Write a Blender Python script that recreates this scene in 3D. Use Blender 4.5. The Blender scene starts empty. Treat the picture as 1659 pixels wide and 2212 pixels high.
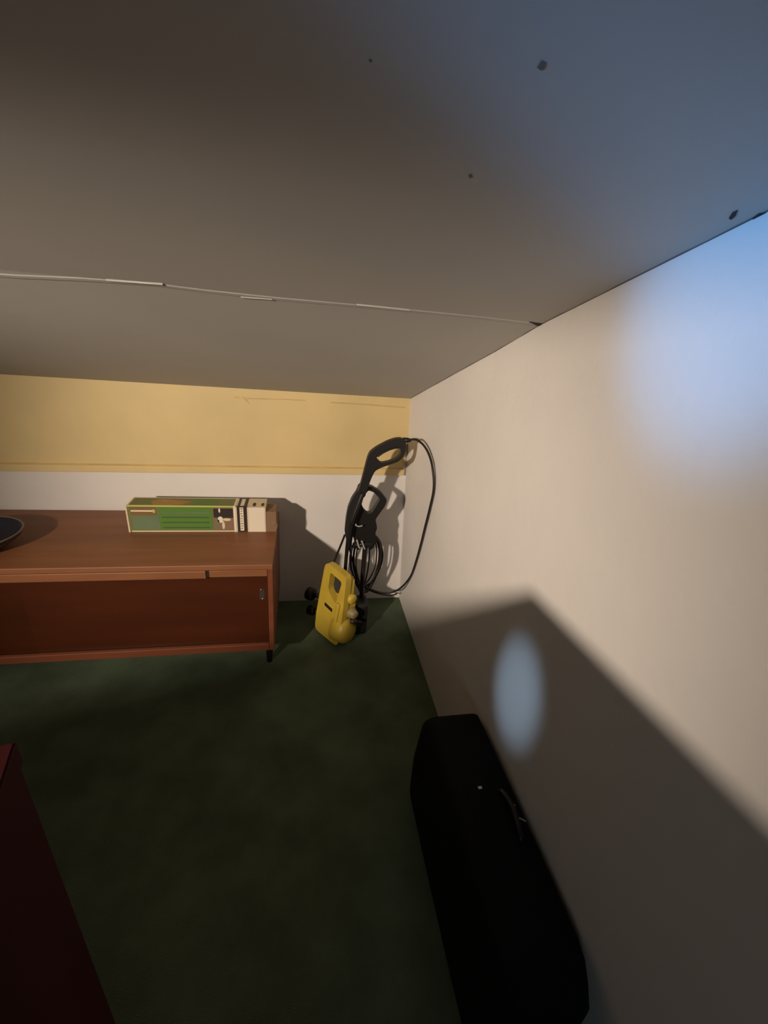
import bpy, bmesh, math, random
from mathutils import Vector, Matrix
random.seed(7)
SC = bpy.context.scene
COL = SC.collection

# ------------------------------------------------------------------ camera
EYE = Vector((0, 0, 1.5))
CR = Vector((0.98160, -0.17220, 0.08270)); CU = Vector((-0.0069, 0.4007, 0.9162)); CF = Vector((0.1909, 0.8999, -0.3922))
FPX = 918.75
cd = bpy.data.cameras.new('camera'); cam = bpy.data.objects.new('camera', cd); COL.objects.link(cam)
m = Matrix((CR, CU, -CF)).transposed().to_4x4(); m.translation = EYE
cam.matrix_world = m
cd.sensor_fit = 'HORIZONTAL'; cd.sensor_width = 36.0; cd.lens = FPX / 1659 * 36.0; cd.clip_start = 0.01
SC.camera = cam

# ------------------------------------------------------------------ world, exposure, daylight, added fill
w = bpy.data.worlds.new('world'); SC.world = w; w.use_nodes = True
w.node_tree.nodes['Background'].inputs[0].default_value = (0.35, 0.45, 0.65, 1)
w.node_tree.nodes['Background'].inputs[1].default_value = 0.05
SC.view_settings.view_transform = 'Standard'; SC.view_settings.look = 'None'
SC.view_settings.exposure = 0.0; SC.view_settings.gamma = 1.0; SC.view_settings.use_curve_mapping = False

def spot(name, loc, target, energy, color, deg, blend, radius, sx=1.0, sy=1.0):
    l = bpy.data.lights.new(name, 'SPOT'); l.energy = energy; l.color = color
    l.spot_size = math.radians(deg); l.spot_blend = blend; l.shadow_soft_size = radius
    o = bpy.data.objects.new(name, l); COL.objects.link(o); o.location = loc
    o.rotation_euler = (Vector(target) - Vector(loc)).to_track_quat('-Z', 'Y').to_euler()
    o.scale = (sx, sy, 1)
    return o
# cool daylight that slips in past things behind the photographer
spot('daylight_high', (-2.6, -1.0, 1.27), (0.58, 0.555, 1.60), 470, (0.15, 0.46, 1.0), 10.2, 1.0, 0.05, 0.75, 1.0)
spot('daylight_low', (-1.6, 0.3, 1.45), (0.58, 0.79, 0.62), 84, (0.48, 0.72, 1.0), 9.8, 1.0, 0.02, 0.70, 1.0)
al = bpy.data.lights.new('rear_cool_fill', 'AREA'); al.shape = 'RECTANGLE'; al.size = 0.9; al.size_y = 0.7; al.energy = 6.5; al.color = (0.72, 0.88, 1.0)  # added fill that lifts the shadows; the rear wall has no window
ao = bpy.data.objects.new('rear_cool_fill', al); COL.objects.link(ao); ao.location = (-1.0, -2.86, 1.45); ao.rotation_euler = (math.radians(90), 0, math.radians(0))

LAMP = Vector((-1.502, -0.71, 1.68))
LAMP_W = 338.0
LAMP_AIM = Vector((0.42, 2.13, 0.48))
LAMP_C = (1.0, 0.83, 0.66)

# ------------------------------------------------------------------ helpers
def hit(u, v, ax, val):
    d = CF + CR * ((u - 829.5) / FPX) - CU * ((v - 1106) / FPX)
    return EYE + d * ((val - EYE[ax]) / d[ax])

def px_m(px, y):      # pixels -> metres at depth y
    return px * y / FPX * 1.05

def mat(name, col, rough=0.6, noise=0.0, nscale=8.0, bump=0.0, bscale=60.0, col2=None, metallic=0.0, spec=0.5, stretch=None, detail=4):
    M = bpy.data.materials.new(name); M.use_nodes = True
    nt = M.node_tree; N = nt.nodes; K = nt.links; b = N['Principled BSDF']
    b.inputs['Base Color'].default_value = (*col, 1); b.inputs['Roughness'].default_value = rough
    b.inputs['Metallic'].default_value = metallic
    b.inputs['Specular IOR Level'].default_value = spec
    tc = N.new('ShaderNodeTexCoord'); src = tc.outputs['Object']
    if stretch:
        mp = N.new('ShaderNodeMapping'); mp.inputs['Scale'].default_value = stretch
        K.new(src, mp.inputs['Vector']); src = mp.outputs['Vector']
    if noise > 0 or col2:
        n = N.new('ShaderNodeTexNoise'); n.inputs['Scale'].default_value = nscale; n.inputs['Detail'].default_value = detail
        K.new(src, n.inputs['Vector'])
        r = N.new('ShaderNodeValToRGB'); r.color_ramp.elements[0].position = 0.33; r.color_ramp.elements[1].position = 0.67
        c2 = col2 or tuple(c * (1 - noise) for c in col)
        r.color_ramp.elements[0].color = (*c2, 1); r.color_ramp.elements[1].color = (*col, 1)
        K.new(n.outputs['Fac'], r.inputs['Fac']); K.new(r.outputs['Color'], b.inputs['Base Color'])
    if bump > 0:
        n2 = N.new('ShaderNodeTexNoise'); n2.inputs['Scale'].default_value = bscale; n2.inputs['Detail'].default_value = 5
        K.new(src, n2.inputs['Vector'])
        bp = N.new('ShaderNodeBump'); bp.inputs['Strength'].default_value = bump; bp.inputs['Distance'].default_value = 0.01
        K.new(n2.outputs['Fac'], bp.inputs['Height']); K.new(bp.outputs['Normal'], b.inputs['Normal'])
    return M

def obj(name, bm, material, parent=None, smooth=False, bevel=0.0, loc=None, seg=2):
    me = bpy.data.meshes.new(name)
    bmesh.ops.recalc_face_normals(bm, faces=bm.faces)
    bm.to_mesh(me); bm.free()
    o = bpy.data.objects.new(name, me); COL.objects.link(o)
    me.materials.append(material)
    if smooth:
        for p in me.polygons: p.use_smooth = True
    if bevel > 0:
        mo = o.modifiers.new('bevel', 'BEVEL'); mo.width = bevel; mo.segments = seg; mo.limit_method = 'ANGLE'
    if parent is not None:
        o.parent = parent
        o.matrix_parent_inverse = parent.matrix_world.inverted() if parent.type != 'EMPTY' else Matrix.Translation(-parent.location) if not any(parent.rotation_euler) else (Matrix.Translation(parent.location) @ parent.rotation_euler.to_matrix().to_4x4()).inverted()
    if loc is not None: o.location = loc
    return o

def thing(name, label, cat, loc):
    o = bpy.data.objects.new(name, None); COL.objects.link(o); o.location = loc
    o.empty_display_size = 0.1
    o['label'] = label; o['category'] = cat
    return o

def struct(o): o['kind'] = 'structure'; return o

def box(bm, a, b, M=None):
    x0, y0, z0 = a; x1, y1, z1 = b
    vs = [bm.verts.new(p) for p in ((x0,y0,z0),(x1,y0,z0),(x1,y1,z0),(x0,y1,z0),(x0,y0,z1),(x1,y0,z1),(x1,y1,z1),(x0,y1,z1))]
    for f in ((0,3,2,1),(4,5,6,7),(0,1,5,4),(1,2,6,5),(2,3,7,6),(3,0,4,7)): bm.faces.new([vs[i] for i in f])
    if M is not None:
        for v in vs: v.co = M @ v.co
    return vs

def bx(a, b, M=None):
    bm = bmesh.new(); box(bm, a, b, M); return bm

def catmull(pts, n=8, closed=False):
    P = [Vector(p) for p in pts]; out = []; L = len(P)
    rng = range(L if closed else L - 1)
    for i in rng:
        if closed: a, b, c, d = P[(i-1) % L], P[i], P[(i+1) % L], P[(i+2) % L]
        else: a, b, c, d = P[max(i-1, 0)], P[i], P[i+1], P[min(i+2, L-1)]
        for k in range(n):
            t = k / n
            out.append(0.5 * ((2*b) + (c-a)*t + (2*a-5*b+4*c-d)*t*t + (3*b-a-3*c+d)*t**3))
    if not closed: out.append(P[-1])
    return out

def tube(bm, pts, r, seg=10, closed=False):
    P = [Vector(p) for p in pts]; n = len(P); rings = []; prev = None
    for i, p in enumerate(P):
        if closed: t = (P[(i+1) % n] - P[i-1])
        else: t = P[min(i+1, n-1)] - P[max(i-1, 0)]
        t.normalize()
        if prev is None:
            a = Vector((0, 1, 0)) if abs(t.y) < 0.9 else Vector((1, 0, 0))
            s = t.cross(a).normalized()
        else:
            s = (prev - t * prev.dot(t)).normalized()
        prev = s; q = t.cross(s)
        rr = r[i] if isinstance(r, (list, tuple)) else r
        rings.append([bm.verts.new(p + (s*math.cos(2*math.pi*k/seg) + q*math.sin(2*math.pi*k/seg))*rr) for k in range(seg)])
    for i in range(n if closed else n-1):
        A, B = rings[i], rings[(i+1) % n]
        for k in range(seg): bm.faces.new((A[k], A[(k+1) % seg], B[(k+1) % seg], B[k]))
    if not closed:
        bm.faces.new(rings[0][::-1]); bm.faces.new(rings[-1])
    return bm

def tb(pts, r, n=8, seg=10, closed=False, smooth_path=True):
    bm = bmesh.new()
    return tube(bm, catmull(pts, n, closed) if smooth_path else pts, r, seg, closed)

def lathe(bm, prof, axis_o, axis_d, seg=28):
    d = Vector(axis_d).normalized(); a = Vector((0, 0, 1)) if abs(d.z) < 0.9 else Vector((1, 0, 0))
    s = d.cross(a).normalized(); q = d.cross(s); o = Vector(axis_o); rings = []
    for h, r in prof:
        rings.append([bm.verts.new(o + d*h + (s*math.cos(2*math.pi*k/seg) + q*math.sin(2*math.pi*k/seg))*max(r, 1e-4)) for k in range(seg)])
    for A, B in zip(rings, rings[1:]):
        for k in range(seg): bm.faces.new((A[k], A[(k+1) % seg], B[(k+1) % seg], B[k]))
    bm.faces.new(rings[0][::-1]); bm.faces.new(rings[-1])
    return bm

def slab(outer, holes, place, t):
    """polygon (2-D lists) with holes, extruded by t; place(u, v, w) -> point. Returns bmesh"""
    bm = bmesh.new(); edges = []
    for loop in [outer] + holes:
        vs = [bm.verts.new((p[0], p[1], 0)) for p in loop]
        edges += [bm.edges.new((vs[i], vs[(i+1) % len(vs)])) for i in range(len(vs))]
    bmesh.ops.triangle_fill(bm, use_beauty=True, use_dissolve=False, edges=edges)
    r = bmesh.ops.extrude_face_region(bm, geom=bm.faces[:])
    for v in r['geom']:
        if isinstance(v, bmesh.types.BMVert): v.co.z = 1
    for v in bm.verts:
        v.co = place(v.co.x, v.co.y, v.co.z * t)
    return bm

def flat(pts, th, nrm):
    """thin polygon of real thickness"""
    bm = bmesh.new(); n = Vector(nrm).normalized()
    a = [bm.verts.new(Vector(p)) for p in pts]; b = [bm.verts.new(Vector(p) + n*th) for p in pts]
    bm.faces.new(a[::-1]); bm.faces.new(b)
    for i in range(len(pts)):
        j = (i+1) % len(pts); bm.faces.new((a[i], a[j], b[j], b[i]))
    return bm

# ------------------------------------------------------------------ materials
M_WALL = mat('white_wall_paint', (0.73, 0.695, 0.665), 0.75, noise=0.07, nscale=2.2, bump=0.10, bscale=40)
M_CEIL = mat('ceiling_board', (0.49, 0.465, 0.43), 0.8, noise=0.08, nscale=1.8, bump=0.04, bscale=18)
M_FAR = mat('dark_unseen_walls', (0.20, 0.16, 0.13), 0.7, noise=0.2, nscale=2)  # unseen walls, colour kept dark to cut bounced light
M_YEL = mat('yellow_paint', (0.66, 0.51, 0.245), 0.6, noise=0.12, nscale=3.0, bump=0.10, bscale=20)
M_YEL2 = mat('yellow_paint_worn', (0.58, 0.40, 0.15), 0.6, noise=0.2, nscale=9.0)
M_FLOOR = mat('green_carpet', (0.120, 0.158, 0.100), 0.95, noise=0.35, nscale=5.0, bump=0.5, bscale=350, spec=0.1)
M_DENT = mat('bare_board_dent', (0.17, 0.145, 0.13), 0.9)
M_DARK = mat('dark_gap', (0.03, 0.026, 0.022), 0.9)
M_WOODTOP = mat('brown_wood_top', (0.24, 0.096, 0.042), 0.5, col2=(0.185, 0.073, 0.032), nscale=3, stretch=(0.6, 7, 7), bump=0.03, spec=0.4)
M_WOOD = mat('reddish_wood', (0.19, 0.058, 0.028), 0.45, col2=(0.14, 0.044, 0.020), nscale=3, stretch=(0.6, 7, 7), spec=0.4)
M_DOOR = mat('dark_veneer_door', (0.060, 0.014, 0.004), 0.42, col2=(0.044, 0.011, 0.0035), nscale=3, stretch=(0.7, 3, 5), spec=0.35)
M_RED = mat('mahogany_veneer', (0.036, 0.003, 0.003), 0.7, col2=(0.028, 0.0025, 0.0025), nscale=3, stretch=(3, 3, 0.6), spec=0.15)
M_BLK = mat('black_plastic', (0.009, 0.008, 0.0075), 0.42, spec=0.4)
M_BLK2 = mat('charcoal_plastic', (0.013, 0.0125, 0.012), 0.5, spec=0.4)
M_HOSE = mat('black_rubber_hose', (0.016, 0.013, 0.011), 0.5, spec=0.4)
M_YPL = mat('yellow_plastic', (0.54, 0.385, 0.045), 0.42, noise=0.12, nscale=14, spec=0.5)
M_GREY = mat('pale_grey_plastic', (0.36, 0.34, 0.32), 0.5)
M_PUMP = mat('dusty_ochre_plastic', (0.27, 0.21, 0.09), 0.5)
M_STEEL = mat('dull_metal', (0.45, 0.42, 0.38), 0.35, metallic=0.9)
M_FAB = mat('black_fabric', (0.006, 0.006, 0.0065), 0.85, bump=0.25, bscale=220, spec=0.15)
M_GREEN = mat('green_printed_card', (0.105, 0.165, 0.042), 0.5, col2=(0.15, 0.13, 0.05), nscale=7, stretch=(1, 6, 6))
M_GREEN2 = mat('bright_green_print', (0.075, 0.175, 0.022), 0.5)
M_GREEN3 = mat('dark_green_print', (0.045, 0.095, 0.018), 0.5)
M_TEAL = mat('grey_green_print', (0.12, 0.17, 0.09), 0.5, noise=0.2, nscale=12)
M_LIME = mat('lime_print', (0.42, 0.46, 0.10), 0.5)
M_CREAM = mat('cream_card', (0.62, 0.52, 0.36), 0.55)
M_WHITE = mat('white_card', (0.70, 0.62, 0.50), 0.55)
M_BROWN = mat('brown_print', (0.17, 0.09, 0.03), 0.5)
M_ORANGE = mat('orange_print', (0.42, 0.21, 0.045), 0.5, col2=(0.25, 0.16, 0.04), nscale=16)
M_CARD = mat('brown_cardboard', (0.20, 0.115, 0.065), 0.7)
M_INK = mat('black_ink', (0.02, 0.014, 0.01), 0.5)
M_TAPE = mat('clear_tape', (0.30, 0.20, 0.13), 0.2)
M_BOWL = mat('dark_glazed_ceramic', (0.022, 0.020, 0.028), 0.35)
M_BOWLR = mat('lit_rim_grey', (0.14, 0.11, 0.10), 0.4)  # rim lightened to put its lit edge into the colour
M_SHADE = mat('metal_lamp_shade', (0.10, 0.09, 0.08), 0.6)

# ------------------------------------------------------------------ room shell
XW, YB = 0.5822, 2.1297
KZ = 1.1923                      # height of the low rear wall under the slope
XL, YR = -3.2, -2.9
def ceil_z(y):
    if y > 1.067: return 1.5460 + (KZ - 1.5460) * (y - 1.067) / (YB - 1.067)
    return 1.5460 + (1.067 - y) * 0.262 if y > -2.0 else 1.5460 + 3.067 * 0.262
def wall_x(y, z):
    wgt = max(0.0, (y - 1.2) / (YB - 1.2))
    return XW + wgt * (0.0115 - 0.0626 * min(z, 1.25) / KZ)

def grid_obj(name, f, nu, nv, material, parent=None, th=None):
    bm = bmesh.new()
    V = [[bm.verts.new(f(i/nu, j/nv)) for j in range(nv+1)] for i in range(nu+1)]
    for i in range(nu):
        for j in range(nv): bm.faces.new((V[i][j], V[i+1][j], V[i+1][j+1], V[i][j+1]))
    if th:
        r = bmesh.ops.extrude_face_region(bm, geom=bm.faces[:])
        for g in r['geom']:
            if isinstance(g, bmesh.types.BMVert): g.co += Vector(th)
    return obj(name, bm, material, parent)

struct(obj('floor', bx((XL-.1, YR-.1, -0.08), (XW+.14, YB+.12, 0.0)), M_FLOOR))
ys = [YB+.0, 1.9, 1.6, 1.3, 1.067, 0.6, 0.0, -0.7, -1.4, -2.0, YR]
def rw(s, t):
    i = min(int(s*(len(ys)-1)+1e-6), len(ys)-1); y = ys[i]
    z = t * (ceil_z(y) + 0.03)
    return (wall_x(y, z), y, z)
struct(grid_obj('wall_right', rw, len(ys)-1, 12, M_WALL, th=(0.12, 0, 0)))
struct(obj('wall_back', bx((XL, YB, 0), (XW+.12, YB+.1, KZ+.03)), M_WALL))
struct(obj('wall_left', bx((XL-.1, YR, 0), (XL, YB, 2.45)), M_FAR))
struct(obj('wall_rear', bx((XL, YR-.1, 0), (XW+.12, YR, 2.45)), M_FAR))
# ceiling: rear sloping board, front sloping board, then level behind the photographer
yc = [YB+.1, 1.75, 1.4, 1.067, 0.6, 0.1, -0.6, -1.3, -2.0, YR-.05]
def cf(s, t):
    i = min(int(s*(len(yc)-1)+1e-6), len(yc)-1); y = yc[i]
    x = XL-.05 + t*(XW+.13 - XL)
    z = ceil_z(y)
    return (x, y, z)
ceil = struct(grid_obj('ceiling', cf, len(yc)-1, 12, M_CEIL, th=(0, 0, 0.08)))

# unseen beam added across the slope, keeps lamp light off the near ceiling
struct(obj('light_blocker', bx((XL, -0.26, 1.655), (XW, -0.12, 1.93)), M_CEIL, bevel=.004))

# joint of the two ceiling boards (raised filler, broken here and there)
def cpt(u, v, dz=0.0):
    d = CF + CR*((u-829.5)/FPX) - CU*((v-1106)/FPX)
    t = 0.2
    for _ in range(60):
        P = EYE + d*t; e = ceil_z(P.y) - P.z
        t += e / (d.z + 0.3*d.y)
    P = EYE + d*t; P.z -= dz; return P
def seam_strip(pts, wdt, dz):
    bm = bmesh.new(); top = []; 
    rows = []
    for (u, v) in pts:
        P = cpt(u, v); jt = random.uniform(-.0015, .0015)
        rows.append([bm.verts.new((P.x, P.y - wdt/2 + jt, ceil_z(P.y - wdt/2 + jt) + 0.002)),
                     bm.verts.new((P.x, P.y - wdt/4, ceil_z(P.y - wdt/4) - dz)),
                     bm.verts.new((P.x, P.y + wdt/4, ceil_z(P.y + wdt/4) - dz)),
                     bm.verts.new((P.x, P.y + wdt/2, ceil_z(P.y + wdt/2) + 0.002))])
    for A, B in zip(rows, rows[1:]):
        for k in range(3): bm.faces.new((A[k], A[k+1], B[k+1], B[k]))
    return bm
obj('joint_filler', seam_strip([(-60, 590), (40, 597), (180, 603), (330, 614), (450, 629), (600, 645), (760, 659), (900, 672), (1040, 686), (1140, 698)], 0.022, 0.0015), M_CEIL, ceil)
for a, b, w_ in (((230, 604), (352, 613), .008), ((520, 640), (588, 645), .007), ((770, 657), (885, 669), .008)):
    n_ = 5
    obj('lifted_paper', seam_strip([(a[0]+(b[0]-a[0])*i/n_, a[1]+(b[1]-a[1])*i/n_) for i in range(n_+1)], w_, 0.0028), M_CEIL, ceil)
# torn dark gaps where the ceiling board meets the right wall, and small chips
def chip(name, pts, dz=0.0012, m_=None):
    bm = bmesh.new()
    P = [cpt(u, v) for u, v in pts]
    a = [bm.verts.new(p + Vector((0, 0, 0.004))) for p in P]; b = [bm.verts.new(p - Vector((0, 0, dz))) for p in P]
    bm.faces.new(a); bm.faces.new(b)
    for i in range(len(P)): j = (i+1) % len(P); bm.faces.new((a[i], a[j], b[j], b[i]))
    return obj(name, bm, m_ or M_DARK, ceil)
chip('crack', [(1143, 694), (1160, 697), (1186, 700), (1176, 706), (1158, 702)])
chip('crack', [(1575, 470), (1583, 458), (1594, 453), (1590, 464), (1580, 473)])
chip('crack', [(1626, 470), (1640, 460), (1656, 457), (1640, 472), (1630, 477)])
chip('chip', [(1160, 144), (1170, 130), (1180, 134), (1176, 146), (1168, 150)], 0.0006, M_DENT)
chip('chip', [(1012, 377), (1019, 375), (1021, 382), (1014, 384)], 0.0006, M_DENT)
chip('chip', [(797, 129), (802, 127), (804, 132), (799, 133)], 0.0006, M_DENT)
# dark shadow gap along the wall / ceiling junction, ragged
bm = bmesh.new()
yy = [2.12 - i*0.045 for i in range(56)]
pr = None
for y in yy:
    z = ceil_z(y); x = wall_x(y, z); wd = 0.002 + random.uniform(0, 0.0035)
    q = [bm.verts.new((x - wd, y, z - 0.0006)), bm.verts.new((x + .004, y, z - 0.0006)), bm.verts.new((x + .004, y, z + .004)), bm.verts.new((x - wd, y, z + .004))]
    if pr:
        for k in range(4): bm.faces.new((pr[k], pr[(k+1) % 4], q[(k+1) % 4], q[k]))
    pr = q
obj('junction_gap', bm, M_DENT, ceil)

# yellow board over the white lower wall
def zb(x, lo): return (0.7905 if lo else 0.8290) + (x - 0.3) * 0.0135
bm = bmesh.new()
yf = YB - 0.012
def quadprism(bm, x0, x1, za0, za1, zb0, zb1, y0, y1):
    v = [bm.verts.new(p) for p in ((x0,y0,za0),(x1,y0,za1),(x1,y1,za1),(x0,y1,za0),(x0,y0,zb0),(x1,y0,zb1),(x1,y1,zb1),(x0,y1,zb0))]
    for f in ((0,3,2,1),(4,5,6,7),(0,1,5,4),(1,2,6,5),(2,3,7,6),(3,0,4,7)): bm.faces.new([v[i] for i in f])
xe = wall_x(YB, 1.0) - 0.001
quadprism(bm, XL+.002, xe, zb(XL, 1), zb(xe, 1), KZ+.01, KZ+.01, yf, YB)
ty = struct(obj('trim_1', bm, M_YEL))
bm = bmesh.new(); quadprism(bm, XL+.002, xe-.002, zb(XL, 1)+.001, zb(xe, 1)+.001, zb(XL, 0)-.004, zb(xe, 0)-.004, yf-.010, yf+.001)
obj('ledge', bm, M_YEL, ty, bevel=0.003)
bm = bmesh.new(); quadprism(bm, XL+.002, xe-.002, zb(XL, 0)-.005, zb(xe, 0)-.005, zb(XL, 0)+.002, zb(xe, 0)+.002, yf-.0025, yf+.001)
obj('dirty_line', bm, M_YEL2, ty)
def bwp(u, v): return hit(u, v, 1, yf)
bm = bmesh.new()
for (a, b, h) in (((532, 859), (600, 861), 3.0), ((600, 861), (660, 864), 2.0), ((715, 868), (800, 873), 2.6), ((800, 873), (876, 879), 3.0)):
    A = bwp(*a); B = bwp(*b); A2 = bwp(a[0], a[1]+h); B2 = bwp(b[0], b[1]+h)
    v = [bm.verts.new((p.x, yy_, p.z)) for yy_ in (yf-.0008, yf+.001) for p in (A, B, B2, A2)]
    for f in ((0,1,2,3),(7,6,5,4),(0,4,5,1),(1,5,6,2),(2,6,7,3),(3,7,4,0)): bm.faces.new([v[i] for i in f])
obj('crack', bm, M_YEL2, ty)
for pts in ([(503, 858), (512, 856), (520, 859), (510, 861)], [(522, 856), (530, 858), (536, 866), (540, 874), (534, 869), (526, 862)]):
    P = [bwp(*p) for p in pts]; obj('chip', flat([(p.x, yf+.0005, p.z) for p in P], 0.0013, (0, -1, 0)), M_YEL2, ty)

# ------------------------------------------------------------------ sideboard
SX1, SX0 = -0.1139, -1.62
SYB, SYF, SZ1, SZ0 = 2.1087, 1.5623, 0.5801, 0.1335
sb = thing('sideboard', 'long low brown wooden sideboard with sliding doors against the back wall', 'sideboard', ((SX0+SX1)/2, (SYB+SYF)/2, 0))
M_in = M_WOOD
obj('top', bx((SX0, SYF, SZ1-0.024), (SX1, SYB, SZ1)), M_WOODTOP, sb, bevel=0.003)
obj('side_panel', bx((SX1-0.022, SYF+.004, SZ0), (SX1-.001, SYB-.004, SZ1-.0245)), M_WOOD, sb, bevel=0.002)
obj('side_panel', bx((SX0+.001, SYF+.004, SZ0), (SX0+.022, SYB-.004, SZ1-.0245)), M_WOOD, sb, bevel=0.002)
obj('back_panel', bx((SX0+.0225, SYB-.012, SZ0), (SX1-.0225, SYB-.006, SZ1-.0245)), M_WOOD, sb)
obj('bottom_panel', bx((SX0+.0225, SYF+.02, SZ0+.002), (SX1-.0225, SYB-.0125, SZ0+.018)), M_WOOD, sb)
obj('bottom_rail', bx((SX0+.0225, SYF+.002, SZ0), (SX1-.0225, SYF+.0195, SZ0+.036)), M_WOOD, sb, bevel=0.003)
XN = hit(447, 1228, 1, SYF).x
obj('top_rail', bx((XN+.006, SYF+.001, SZ1-.056), (SX1-.0225, SYF+.0195, SZ1-.0255)), M_WOODTOP, sb, bevel=0.002)
obj('top_rail', bx((SX0+.0225, SYF-.002, SZ1-.060), (XN-.006, SYF+.0195, SZ1-.0245)), M_WOODTOP, sb, bevel=0.003)
XD = hit(72, 1400, 1, SYF).x
obj('door_frame_divider', bx((SX0+.0225, SYF+.034, SZ1-.062), (SX1-.0225, SYF+.040, SZ1-.0250)), M_WOOD, sb)
d1 = obj('door', bx((XD, SYF+.0215, SZ0+.020), (SX1-.024, SYF+.032, SZ1-.030)), M_DOOR, sb, bevel=0.001)
d2 = obj('door', bx((SX0+.024, SYF+.044, SZ0+.020), (XD+.05, SYF+.054, SZ1-.030)), M_DOOR, sb, bevel=0.001)
hp = hit(566, 1284, 1, SYF+.0215)
bm = bx((hp.x-.010, SYF+.0208, hp.z-.026), (hp.x+.010, SYF+.0216, hp.z+.026))
fp = obj('finger_pull', bm, M_DARK, d1)
for dz in (-.022, .024):
    b2 = bmesh.new(); lathe(b2, [(0, .0045), (.0015, .0045), (.0025, .002)], (hp.x+(.002 if dz < 0 else -.003), SYF+.0208, hp.z+dz), (0, -1, 0), 14)
    obj('screw', b2, M_STEEL, fp, smooth=True)
for lx in (SX0+.06, SX1-.03):
    for ly in (SYF+.085, SYB-.05):
        b2 = bmesh.new(); lathe(b2, [(0, .013), (SZ0, .020)], (lx, ly, 0), (0, 0, 1), 16)
        obj('leg', b2, M_BLK, sb, smooth=False)
kn = hit(447, 1231, 1, SYF)
obj('rail_notch', bx((XN-.0055, SYF+.003, SZ1-.056), (XN+.0055, SYF+.0195, SZ1-.0250)), M_INK, sb)

# ------------------------------------------------------------------ green box
BY0 = 1.864
pl = hit(279, 1150, 2, SZ1); prr = hit(597, 1150, 2, SZ1)
bx0, bx1 = pl.x, prr.x
bz1 = hit(276, 1094, 1, BY0).z
topb = hit(440, 1068, 2, bz1).y
print('box', bx0, bx1, BY0, topb, SZ1, bz1)
BY1 = min(topb, BY0+0.11)
gb = thing('cardboard_box', 'long narrow green printed cardboard box lying on the sideboard', 'box', ((bx0+bx1)/2, (BY0+BY1)/2, SZ1))
zb0 = SZ1 + .0006
def BX(u): return hit(u, 1120, 1, BY0).x
def BXT(u): return hit(u, 1082, 2, bz1).x
def BZ(v): return hit(420, v, 1, BY0).z
xs = BX(508)
obj('carton', bx((bx0, BY0, zb0), (xs, BY1, bz1)), M_GREEN, gb, bevel=0.0008)
obj('end_carton', bx((xs+.0002, BY0, zb0), (BX(574), BY1, bz1)), M_CREAM, gb, bevel=0.0008)
obj('end_flap', bx((BX(574)+.0002, BY0+.002, zb0), (bx1, BY1-.012, bz1-.022)), M_CARD, gb, bevel=0.0008)['label'] = 'brown taped cardboard end'
def fpanel(name, u0, u1, v0, v1, m_, th=.0006, par=None):
    return obj(name, bx((BX(u0), BY0-th, BZ(v1)), (BX(u1), BY0+.0003, BZ(v0))), m_, par or gb)
def tpanel(name, x0, x1, f0, f1, m_, th=.0005):
    return obj(name, bx((x0, BY0+(BY1-BY0)*f0, bz1-.0003), (x1, BY0+(BY1-BY0)*f1, bz1+th)), m_, gb)
VT, VB = 1092, 1149
fpanel('edge_line', 277, 508, VT, VT+3.2, M_LIME)
fpanel('edge_line', 281, 508, VB-3.0, VB-.5, M_CREAM)
obj('edge_line', flat([(bx0-.0002, BY0-.0008, zb0), (bx0+.006, BY0-.0008, zb0), (bx0+.006, BY0-.0008, bz1), (bx0-.0002, BY0-.0008, bz1)], .0012, (0, 1, 0)), M_CREAM, gb)
fpanel('brown_panel', 283, 340, 1096, 1113, M_BROWN)
lg = fpanel('lettering', 285, 337, 1102.5, 1106, M_CREAM, .0010)
fpanel('lettering', 332, 337, 1101, 1108, M_LIME, .0012)
fpanel('pale_panel', 286, 344.5, 1115, 1143, M_TEAL)
fpanel('green_panel', 345, 459, 1097, 1143, M_GREEN2)
for k, vv in enumerate((1106, 1116, 1127, 1138)):
    fpanel('text_line', 350, 452, vv, vv+3, M_GREEN3 if k else M_TEAL, .0010)
pp = fpanel('picture', 461, 505, 1097, 1145, M_CARD, .0010); pp['label'] = 'dark picture panel with a pale figure'
fpanel('picture_shade', 462, 504, 1098, 1118, M_INK, .0013)
c0 = Vector((BX(478), BY0-.001, BZ(1124)))
for (uu, vv, ru, rv, m_) in ((476, 1122, 6, 7, M_WHITE), (482, 1134, 3, 9, M_CREAM), (475, 1102, 2, 5, M_WHITE), (490, 1122, 9, 3, M_CREAM), (470, 1129, 4, 8, M_TEAL)):
    P = [(BX(uu+ru*math.cos(a)), BY0-.0013, BZ(vv+rv*math.sin(a))) for a in [2*math.pi*i/14 for i in range(14)]]
    obj('picture_mark', flat(P, .0004, (0, -1, 0)), m_, gb)
fpanel('end_line', 505, 510, VT, VB, M_WHITE, .0012)
fpanel('black_band', 512.5, 534, VT, VB, M_INK, .0010)
fpanel('white_band', 518.5, 526.5, VT+3, VB-3, M_WHITE, .0013)
for k in range(9):
    v0 = VT+5+k*5.4
    fpanel('letter', 520+(k % 2), 525-(k % 3)*.7, v0, v0+2.0, M_CARD, .0016)
fpanel('white_label', 538, 572, VT+3, VB-1, M_WHITE, .0010)['label'] = 'blank white label'
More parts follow.
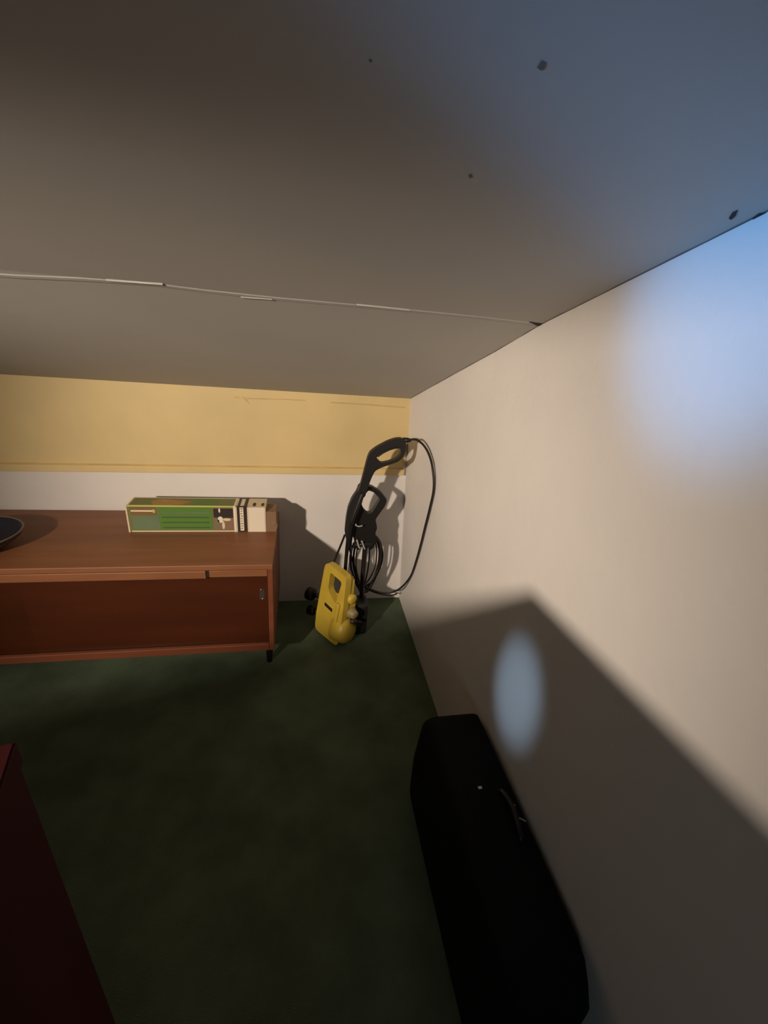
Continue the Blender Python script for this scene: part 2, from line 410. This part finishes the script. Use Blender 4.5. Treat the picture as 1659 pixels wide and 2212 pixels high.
# top print
tpanel('edge_line', bx0+.001, bx0+.008, 0, 1, M_CREAM)
tpanel('edge_line', bx0+.008, xs, 0.93, 1, M_CREAM)
tpanel('edge_line', bx0+.008, xs, 0, 0.05, M_LIME)
xo0, xo1 = BXT(330), BXT(405)
n_ = 26
P = []
for i in range(n_):
    a = 2*math.pi*i/n_; rr = 1 + .12*math.sin(3*a+1) + .06*math.sin(7*a)
    P.append(((xo0+xo1)/2 + (xo1-xo0)*.56*math.cos(a)*rr, (BY0+BY1)/2-.005 + (BY1-BY0)*.33*math.sin(a)*rr, bz1))
obj('orange_print', flat(P, .0007, (0, 0, 1)), M_ORANGE, gb)
tpanel('green_print', BXT(420), BXT(470), 0.25, .9, M_GREEN2)
tpanel('black_band', BX(513), BX(534), 0, 1, M_INK)
tpanel('white_band', BX(519), BX(527), 0.1, .92, M_WHITE, .0009)
tpanel('end_line', BX(505), BX(510), 0, 1, M_WHITE, .0008)
for uu, rr in ((549, .0105), (567, .0095)):
    cx_ = BX(uu); P = [(cx_+rr*.75*math.cos(a), BY0+(BY1-BY0)*.32 + rr*2.0*math.sin(a), bz1) for a in [2*math.pi*i/20 for i in range(20)]]
    obj('black_dot', flat(P, .0008, (0, 0, 1)), M_INK, gb)
b2 = bmesh.new(); tube(b2, catmull([(bx1-.004, BY0-.001, zb0+.012), (bx1+.004, BY0+.004, zb0+.03), (bx1-.002, BY0+.0, zb0+.05), (bx1-.016, BY0-.001, zb0+.045)], 6), .0015, 6)
obj('tape', b2, M_TAPE, gb, smooth=True)

# ------------------------------------------------------------------ dark bowl at the left end of the sideboard
bR = hit(56, 1147, 2, SZ1+.07); bc = Vector((bR.x-.176, bR.y-.022, SZ1))
b2 = bmesh.new()
prof = [(0.0006, .085), (.006, .088), (.03, .125), (.052, .152), (.066, .160), (.070, .161), (.072, .158), (.069, .150), (.05, .135), (.03, .11), (.014, .07), (.012, 0.001)]
lathe(b2, prof, bc, (0, 0, 1), 48)
bw = obj('bowl', b2, M_BOWL, None, smooth=True)
bw['label'] = 'dark round bowl on the left end of the wooden sideboard'; bw['category'] = 'bowl'
b2 = bmesh.new(); tube(b2, [bc + Vector((.1585*math.cos(a), .1585*math.sin(a), .0705)) for a in [2*math.pi*i/48 for i in range(48)]], .0035, 8, True)
obj('rim', b2, M_BOWLR, bw, smooth=True)

# ------------------------------------------------------------------ pressure washer
def U(u, v, y): return hit(u, v, 1, y)
pw = thing('pressure_washer', 'yellow and black upright pressure washer standing in the corner of the room', 'pressure washer', (0.19, 1.82, 0))
# body: front panel faces left towards the photographer; local axes on the floor
A0 = hit(679, 1362, 2, 0.0); B0 = hit(727, 1402, 2, 0.0)
e1 = (B0 - A0); WP = e1.length; e1.normalize(); e2 = Vector((-e1.y, e1.x, 0))
if e2.x < 0: e2 = -e2
print('washer panel', A0, B0, WP, e1, e2)
HB = 0.40
LEAN = 0.060            # the panel leans back towards e2 over its height
def LP(s, z, d):        # s: 0..1 across the panel, z height, d: depth behind the panel
    return A0 + e1*(s*WP) + e2*(d + LEAN*(z/HB)) + Vector((0, 0, z))
def rounded(pts, r=0.02, n=4):
    out = []
    L = len(pts)
    for i in range(L):
        p = Vector((*pts[i], 0)); a = Vector((*pts[i-1], 0)); b = Vector((*pts[(i+1) % L], 0))
        da = (a-p); db = (b-p); ra = min(r, da.length*.45); rb = min(r, db.length*.45)
        p0 = p + da.normalized()*ra; p2 = p + db.normalized()*rb
        for k in range(n+1):
            t = k/n; q = p0*(1-t)**2 + p*2*t*(1-t) + p2*t*t; out.append((q.x, q.y))
    return out
outer = rounded([(0.00, 0.012), (WP, 0.012), (WP*1.02, 0.10), (WP*.97, 0.24), (WP*.90, HB-.025), (WP*.82, HB-.008), (WP*.10, HB), (0.0, HB-.015), (-.006, .22), (-.008, .1)], .03, 5)
hole = rounded([(WP*.28, 0.268), (WP*.66, 0.222), (WP*.76, HB-.048), (WP*.26, HB-.035)], .018, 5)
def place_front(s, z, d): return LP(s/WP, z, d)
bp = obj('front_shell', slab(outer, [hole], place_front, 0.036), M_YPL, pw, smooth=False, bevel=0.008, seg=3)
# rear half of the shell, narrower at the top, closed
outer2 = rounded([(0.012, 0.012), (WP*.97, 0.012), (WP*.97, 0.14), (WP*.95, 0.245), (WP*.55, .25), (0.012, .25)], .02, 4)
obj('rear_shell', slab(outer2, [], lambda s, z, d: LP(s/WP, z, d + .0365), 0.052), M_YPL, pw, bevel=0.010, seg=3)
outer3 = rounded([(0.02, .252), (WP*.80, .252), (WP*.80, HB-.05), (0.02, HB-.05)], .02, 4)
obj('handle_recess', slab(outer3, [], lambda s, z, d: LP(s/WP, z, d + .0365), 0.010), M_DARK, pw, bevel=0.002)
# right-hand shoulder under the loop
outer4 = rounded([(WP*.72, .252), (WP*.94, .252), (WP*.88, HB-.05), (WP*.76, HB-.03)], .012, 4)
obj('shoulder', slab(outer4, [], lambda s, z, d: LP(s/WP, z, d + .0365), 0.030), M_YPL, pw, bevel=0.006, seg=3)
# raised rib on the front panel, and the name plate mark
rib = [LP(.80, z, -.004) for z in (.04, .10, .17, .24)]
obj('rib', tb(rib, [.010]*25, 8, 10), M_YPL, pw, smooth=True)
def fp_quad(s0, z0, s1, z1, h, m_, name, th=.0015):
    a = LP(s0, z0, -.0005); b = LP(s1, z1, -.0005); up = (LP(s0, z0+h, -.0005)-a)
    return obj(name, flat([a, b, b+up, a+up], th, -e2), m_, pw)
fp_quad(.25, .178, .58, .170, .017, M_INK, 'name_plate')
# round motor cover bulging to the front right
mc = LP(.88, .082, .052)
mdir = (e1*0.90 + e2*0.30 + Vector((0, 0, .10))).normalized()
b2 = bmesh.new(); lathe(b2, [(-.05, .070), (.0, .074), (.018, .073), (.030, .068), (.040, .056), (.046, .034), (.049, .012), (.0495, 0.001)], mc, mdir, 36)
obj('motor_cover', b2, M_YPL, pw, smooth=True)
# pump housing (grey and black) above it with hose socket
pc = LP(.90, .180, .062)
b2 = bmesh.new(); lathe(b2, [(-.03, .030), (.02, .030), (.03, .024), (.045, .022), (.05, .012)], pc, e1, 20)
obj('pump_head', b2, M_PUMP, pw, smooth=True)
b2 = bmesh.new(); lathe(b2, [(0, .013), (.03, .013), (.032, .009), (.06, .009)], U(757, 1341, 1.735), (1, .1, -.35), 16)
obj('hose_socket', b2, M_INK, pw, smooth=True)
b2 = bmesh.new(); lathe(b2, [(-.02, .026), (.012, .027), (.022, .022), (.024, .01)], LP(.93, .262, .050), e1, 20)
obj('outlet_cap', b2, M_YPL, pw, smooth=True)
# black base, wheels and rear column
bm = bmesh.new(); Mb = Matrix(((e1.x, e2.x, 0, A0.x), (e1.y, e2.y, 0, A0.y), (0, 0, 1, 0), (0, 0, 0, 1)))
box(bm, (.012, .09, 0.001), (WP-.02, .15, .05), Mb)
obj('base', bm, M_BLK, pw, bevel=0.008)
for (u, v, y, r) in ((671, 1283, 1.93, .034), (673, 1318, 1.90, .026)):
    c = U(u, v, y)
    b2 = bmesh.new(); lathe(b2, [(-.02, r*.8), (-.015, r), (.015, r), (.02, r*.8)], c, (.75, -.6, .1), 24)
    tube(b2, [c, c + Vector((.06, -.03, 0))], .012, 10)
    obj('cable_hook', b2, M_BLK, pw, smooth=True)
col = [U(783, 1362, 1.83), U(781, 1300, 1.865), U(784, 1240, 1.89), U(789, 1180, 1.90), U(793, 1150, 1.90)]
# lowest point to the floor
g = col[0].copy(); g.z = 0.004; col[0] = g
obj('frame_tube', tb(col, [.0125]*33, 8, 12), M_BLK, pw, smooth=True)
col2 = [U(743, 1270, 1.93), U(747, 1215, 1.925), U(752, 1160, 1.92), U(756, 1115, 1.915)]
obj('frame_tube', tb(col2, [.0095]*25, 8, 12), M_BLK, pw, smooth=True)
bm = bmesh.new(); q0 = hit(762, 1372, 2, 0.0)
box(bm, (.275, 1.80, .001), (.345, 1.90, .19)); 
obj('rear_housing', bm, M_BLK2, pw, bevel=0.012)

# black pull handle: closed loop flowing into the wide clamp below it
def img_slab(name, outer, holes, y, th, m_, lean=0.0, vref=1100, par=None, bevel=.004):
    yy = lambda v: y + lean*(v - vref)/100.0
    def place(u, v, d): return U(u, v, yy(v)) + Vector((0, d, 0)) 
    return obj(name, slab(outer, holes, place, th), m_, par or pw, bevel=bevel, seg=2)
loop_o = rounded([(771, 1062), (788, 1050), (803, 1051), (822, 1063), (837, 1080), (832, 1093), (820, 1110), (811, 1122), (813, 1130), (815, 1142), (811, 1150), (812, 1166), (808, 1184), (798, 1190), (790, 1172), (784, 1166), (776, 1190), (768, 1185), (764, 1160), (757, 1158), (758, 1120), (768, 1108), (772, 1088)], 6, 3)
loop_h = rounded([(796, 1059), (808, 1064), (821, 1078), (812, 1094), (802, 1109), (794, 1110), (786, 1102), (781, 1090), (786, 1073)], 4, 3)
img_slab('pull_handle', loop_o, [loop_h], 1.895, .035, M_BLK, -.02)
lance_o = rounded([(776, 1048), (793, 1046), (786, 1070), (780, 1090), (777, 1108), (770, 1125), (764, 1150), (760, 1172), (762, 1195), (750, 1178), (745, 1150), (748, 1120), (752, 1098), (760, 1078), (771, 1062)], 5, 3)
img_slab('lance_holder', lance_o, [], 1.880, .030, M_BLK2, -.02)
hk = [U(769, 1131, 1.865), U(769, 1135, 1.862), U(776, 1137, 1.862), U(783, 1135.5, 1.862)]
obj('hook', tb(hk, [.0035]*25, 8, 8), M_GREY, pw, smooth=True)['label'] = 'pale grey hook'
for pts, r_ in (([(771, 1166), (774, 1178), (777, 1184)], .0045), ([(781, 1168), (785, 1178), (788, 1186)], .004)):
    obj('hose_clip', tb([U(u, v, 1.87) for u, v in pts], [r_]*17, 8, 8), M_GREY, pw, smooth=True)
# clamp feet pieces
bm = bmesh.new(); tube(bm, [U(762, 1178, 1.885), U(806, 1174, 1.885)], .012, 12)
obj('cross_bar', bm, M_BLK, pw, smooth=True)

# spray gun resting in the holder (lifts out)
gun = thing('spray_gun', 'black trigger spray gun with looped handle, upright above the pressure washer', 'spray gun', tuple(U(775, 1075, 1.86)))
def gy(v): return 1.84 + (v - 950) * 0.0002
g_o = rounded([(868, 947), (876, 951), (878, 962), (876, 975), (871, 988), (860, 998), (842, 1004), (822, 1011), (810, 1018), (803, 1032), (796, 1050), (788, 1075), (776, 1078), (774, 1062), (780, 1045), (786, 1022), (791, 1002), (795, 988), (800, 977), (815, 966), (838, 954), (855, 948)], 5, 3)
g_h = rounded([(812, 989), (825, 976), (845, 968), (861, 965), (867, 974), (865, 984), (856, 992), (840, 998), (824, 1001)], 5, 3)
def gplace(u, v, d): return U(u, v, gy(v)) + Vector((0, d, 0))
obj('gun_body', slab(g_o, [g_h], gplace, .030), M_BLK2, gun, bevel=.005, seg=3)
obj('trigger', tb([U(u, v, 1.853) for u, v in ((815, 986), (832, 975), (850, 968), (866, 966))], [.0055]*25, 8, 8), M_BLK, gun, smooth=True)
obj('hose_nut', tube(bmesh.new(), [U(870, 950, 1.855), U(880, 951, 1.85), U(888, 951, 1.845)], [.011, .012, .008], 12), M_BLK, gun, smooth=True)
obj('barrel', tb([U(u, v, y) for u, v, y in ((783, 1066, 1.858), (772, 1095, 1.850), (759, 1130, 1.846), (753, 1170, 1.850), (747, 1215, 1.87), (744, 1262, 1.88))], [.011]*17+[.008]*24, 8, 12), M_BLK, gun, smooth=True)

# high pressure hose: wide arc down the right wall and back to the machine
hs = [(884, 950, 1.845), (900, 950, 1.82), (916, 963, 1.77), (928, 985, 1.71), (935, 1015, 1.66), (937.5, 1055, 1.64), (934, 1095, 1.66), (928, 1140, 1.70), (920, 1180, 1.74), (908, 1215, 1.79), (890, 1245, 1.86), (868, 1268, 1.93), (848, 1279, 1.97), (826, 1281, 1.98), (804, 1274, 1.96), (790, 1266, 1.92)]
hp_ = [U(*h) for h in hs]
for p in hp_:
    p.x = min(p.x, wall_x(p.y, p.z) - .010)
ho = obj('hose', tb(hp_, .0052, 8, 10), M_HOSE, pw, smooth=True)

# power cord coiled in narrow loops on the machine
def loops(n, cu, cv, ru, rv, y, r, seed):
    rnd = random.Random(seed); pts = []
    for k in range(n):
        f = rnd.uniform(.30, 1.0); top = rnd.uniform(-.98, -.80); bot = rnd.uniform(.62, 1.0)
        off = rnd.uniform(-.35, .35)*(1-f)*ru*1.6; yy = y + rnd.uniform(-.02, .02)
        for i in range(12):
            a = 2*math.pi*i/12 - math.pi/2
            h = math.sin(a); vv = cv + rv*(h*(bot if h > 0 else -top))
            wdt = math.cos(a)*(1.0 - .25*h)
            pts.append(U(cu + off + ru*f*wdt - 4*h, vv, yy + .012*math.cos(a)))
    return tb(pts, r, 5, 8)
cord = obj('power_cord', loops(9, 790, 1216, 35, 66, 1.935, .0037, 5), M_HOSE, pw, smooth=True)
extra = [U(u, v, y) for u, v, y in ((745, 1155, 1.9), (736, 1178, 1.9), (727, 1200, 1.9), (718, 1222, 1.90))]
obj('supply_tube', tb(extra, .0055, 8, 8), M_BLK, pw, smooth=True)
obj('supply_tube', tb([U(u, v, 1.94) for u, v in ((752, 1168), (760, 1205), (770, 1235), (778, 1262), (786, 1275))], .0050, 8, 8), M_BLK, pw, smooth=True)
obj('supply_tube', tb([U(u, v, y) for u, v, y in ((757, 1335, 1.735), (768, 1345, 1.75), (778, 1352, 1.79), (784, 1350, 1.82))], .0060, 8, 8), M_BLK, pw, smooth=True)
obj('supply_tube', tb([U(u, v, y) for u, v, y in ((775, 1262, 1.96), (800, 1276, 1.97), (826, 1284, 1.99), (846, 1286, 2.01), (858, 1282, 2.02))], .0042, 8, 8), M_BLK, pw, smooth=True)
# tip clip by the wall where the hose is hooked
# ------------------------------------------------------------------ black case along the right wall
cs = thing('suitcase', 'black soft suitcase standing on its edge against the right wall', 'suitcase', (0.47, 0.62, 0))
X0c, X1c, Y0c, Y1c, ZC = 0.378, 0.571, 0.285, 0.95, 0.395
bm = bmesh.new()
prof = rounded([(X0c, 0.001), (X1c, 0.001), (X1c+.002, .20), (X1c, ZC), (X0c+.012, ZC), (X0c-.004, .2)], .035, 5)
n_ = 24; rings = []
for i in range(n_+1):
    t = i/n_; y = Y0c + (Y1c-Y0c)*t
    e_ = min(1.0, t/.12, (1-t)/.05 if t < 1 else 0); s = math.sin(max(e_, 0)*math.pi/2)
    s_ = .80 + .20*s if t < .5 else .93 + .07*s
    belly = 1 + .03*math.sin(math.pi*t)
    zs = (.90 + .10*s) * (1.0)
    cxm = (X0c+X1c)/2
    rings.append([bm.verts.new((cxm + (px-cxm)*s_*belly if px < cxm else min(cxm + (px-cxm)*s_*belly, XW-.008), y, pz*zs)) for px, pz in prof])
for A, B in zip(rings, rings[1:]):
    for k in range(len(prof)): bm.faces.new((A[k], A[(k+1) % len(prof)], B[(k+1) % len(prof)], B[k]))
bm.faces.new(rings[0]); bm.faces.new(rings[-1][::-1])
obj('shell', bm, M_FAB, cs, smooth=True)
zpath = [(X0c+.055, Y0c+.05, ZC-.004), (X0c+.055, .5, ZC-.0015), (X0c+.055, .75, ZC-.0015), (X0c+.055, Y1c-.03, ZC-.006)]
obj('zip', tb(zpath, .003, 8, 8), M_FAB, cs, smooth=True)
hd = hit(1122, 1752, 2, ZC+.004)
hpth = [(hd.x-.030, hd.y+.055, ZC-.004), (hd.x-.028, hd.y+.045, ZC+.014), (hd.x-.022, hd.y, ZC+.020), (hd.x-.028, hd.y-.055, ZC+.014), (hd.x-.030, hd.y-.065, ZC-.004)]
obj('handle', tb(hpth, .007, 8, 10), M_BLK, cs, smooth=True)
rp = [hit(u, v, 2, ZC+.010) for u, v in ((1112, 1738), (1110, 1752), (1116, 1764), (1128, 1770), (1136, 1775))]
obj('ring', tb(rp, .0018, 8, 8), M_STEEL, cs, smooth=True)['label'] = 'dull metal ring'
lt = hit(1037, 1703, 2, ZC)
obj('latch', bx((lt.x-.006, lt.y-.004, ZC-.004), (lt.x+.005, lt.y+.004, ZC+.004)), M_STEEL, cs, bevel=.001)['label'] = 'small metal zip pull'

# ------------------------------------------------------------------ tall dark red cabinet beside the photographer
K = Vector((-0.203, 0.259, 0)); TZ = 1.203; ang = math.radians(16)
ee1 = Vector((math.sin(ang), -math.cos(ang), 0)); ee2 = Vector((-math.cos(ang), -math.sin(ang), 0))
LW, LD = 1.25, 0.42
rc = thing('cabinet', 'dark red wooden cabinet cut off by the lower left corner of the photo', 'cabinet', tuple(K + ee1*LD/2 + ee2*LW/2))
Mc = Matrix(((ee2.x, ee1.x, 0, K.x), (ee2.y, ee1.y, 0, K.y), (0, 0, 1, 0), (0, 0, 0, 1)))   # local: x along width, y along depth
obj('top', bx((0, 0, TZ-.022), (LW, LD, TZ), Mc), M_RED, rc, bevel=.002)
obj('side_panel', bx((.002, .002, .06), (.022, LD-.002, TZ-.0225), Mc), M_RED, rc, bevel=.001)
obj('side_panel', bx((LW-.022, .002, .06), (LW-.002, LD-.002, TZ-.0225), Mc), M_RED, rc, bevel=.001)
obj('back_panel', bx((.0225, .004, .06), (LW-.0225, .012, TZ-.0225), Mc), M_RED, rc)
obj('door', bx((.0225, LD-.022, .065), (LW/2-.001, LD-.004, TZ-.025), Mc), M_RED, rc, bevel=.002)
obj('door', bx((LW/2+.001, LD-.022, .065), (LW-.0225, LD-.004, TZ-.025), Mc), M_RED, rc, bevel=.002)
obj('plinth', bx((.02, .02, 0.0), (LW-.02, LD-.03, .0595), Mc), M_BLK, rc)

# ------------------------------------------------------------------ floor lamp behind the photographer (lights the room)
lm = thing('floor_lamp', 'floor lamp with a metal shade standing behind the photographer, out of the frame', 'lamp', (LAMP.x, LAMP.y, 0))
obj('base', lathe(bmesh.new(), [(0.0, .14), (.012, .14), (.02, .12), (.025, .02)], (LAMP.x-.10, LAMP.y-.14, 0), (0, 0, 1), 32), M_BLK, lm, smooth=False)
pole_x = Vector((-.03, -.03, 0))
obj('pole', tb([(LAMP.x-.10, LAMP.y-.14, .02), (LAMP.x-.10, LAMP.y-.14, 1.50), (LAMP.x-.10, LAMP.y-.14, 1.52), (LAMP.x-.045, LAMP.y-.10, LAMP.z+.02)], .010, 4, 12, smooth_path=False), M_STEEL, lm, smooth=True)
ad = (LAMP_AIM - LAMP).normalized()
b2 = lathe(bmesh.new(), [(-.13, .02), (-.125, .035), (-.09, .045), (-.05, .075), (.02, .12), (.022, .121), (.019, .117), (-.048, .072), (-.085, .042), (-.10, .01)], LAMP, ad, 40)
so = obj('lamp_shade', b2, M_SHADE, lm, smooth=True)
pl_ = bpy.data.lights.new('bulb', 'SPOT'); pl_.energy = LAMP_W; pl_.color = LAMP_C; pl_.shadow_soft_size = .05
pl_.spot_size = math.radians(74); pl_.spot_blend = 1.0
po = bpy.data.objects.new('bulb', pl_); COL.objects.link(po); po.location = LAMP + ad*.03
po.rotation_euler = ad.to_track_quat('-Z', 'Y').to_euler()
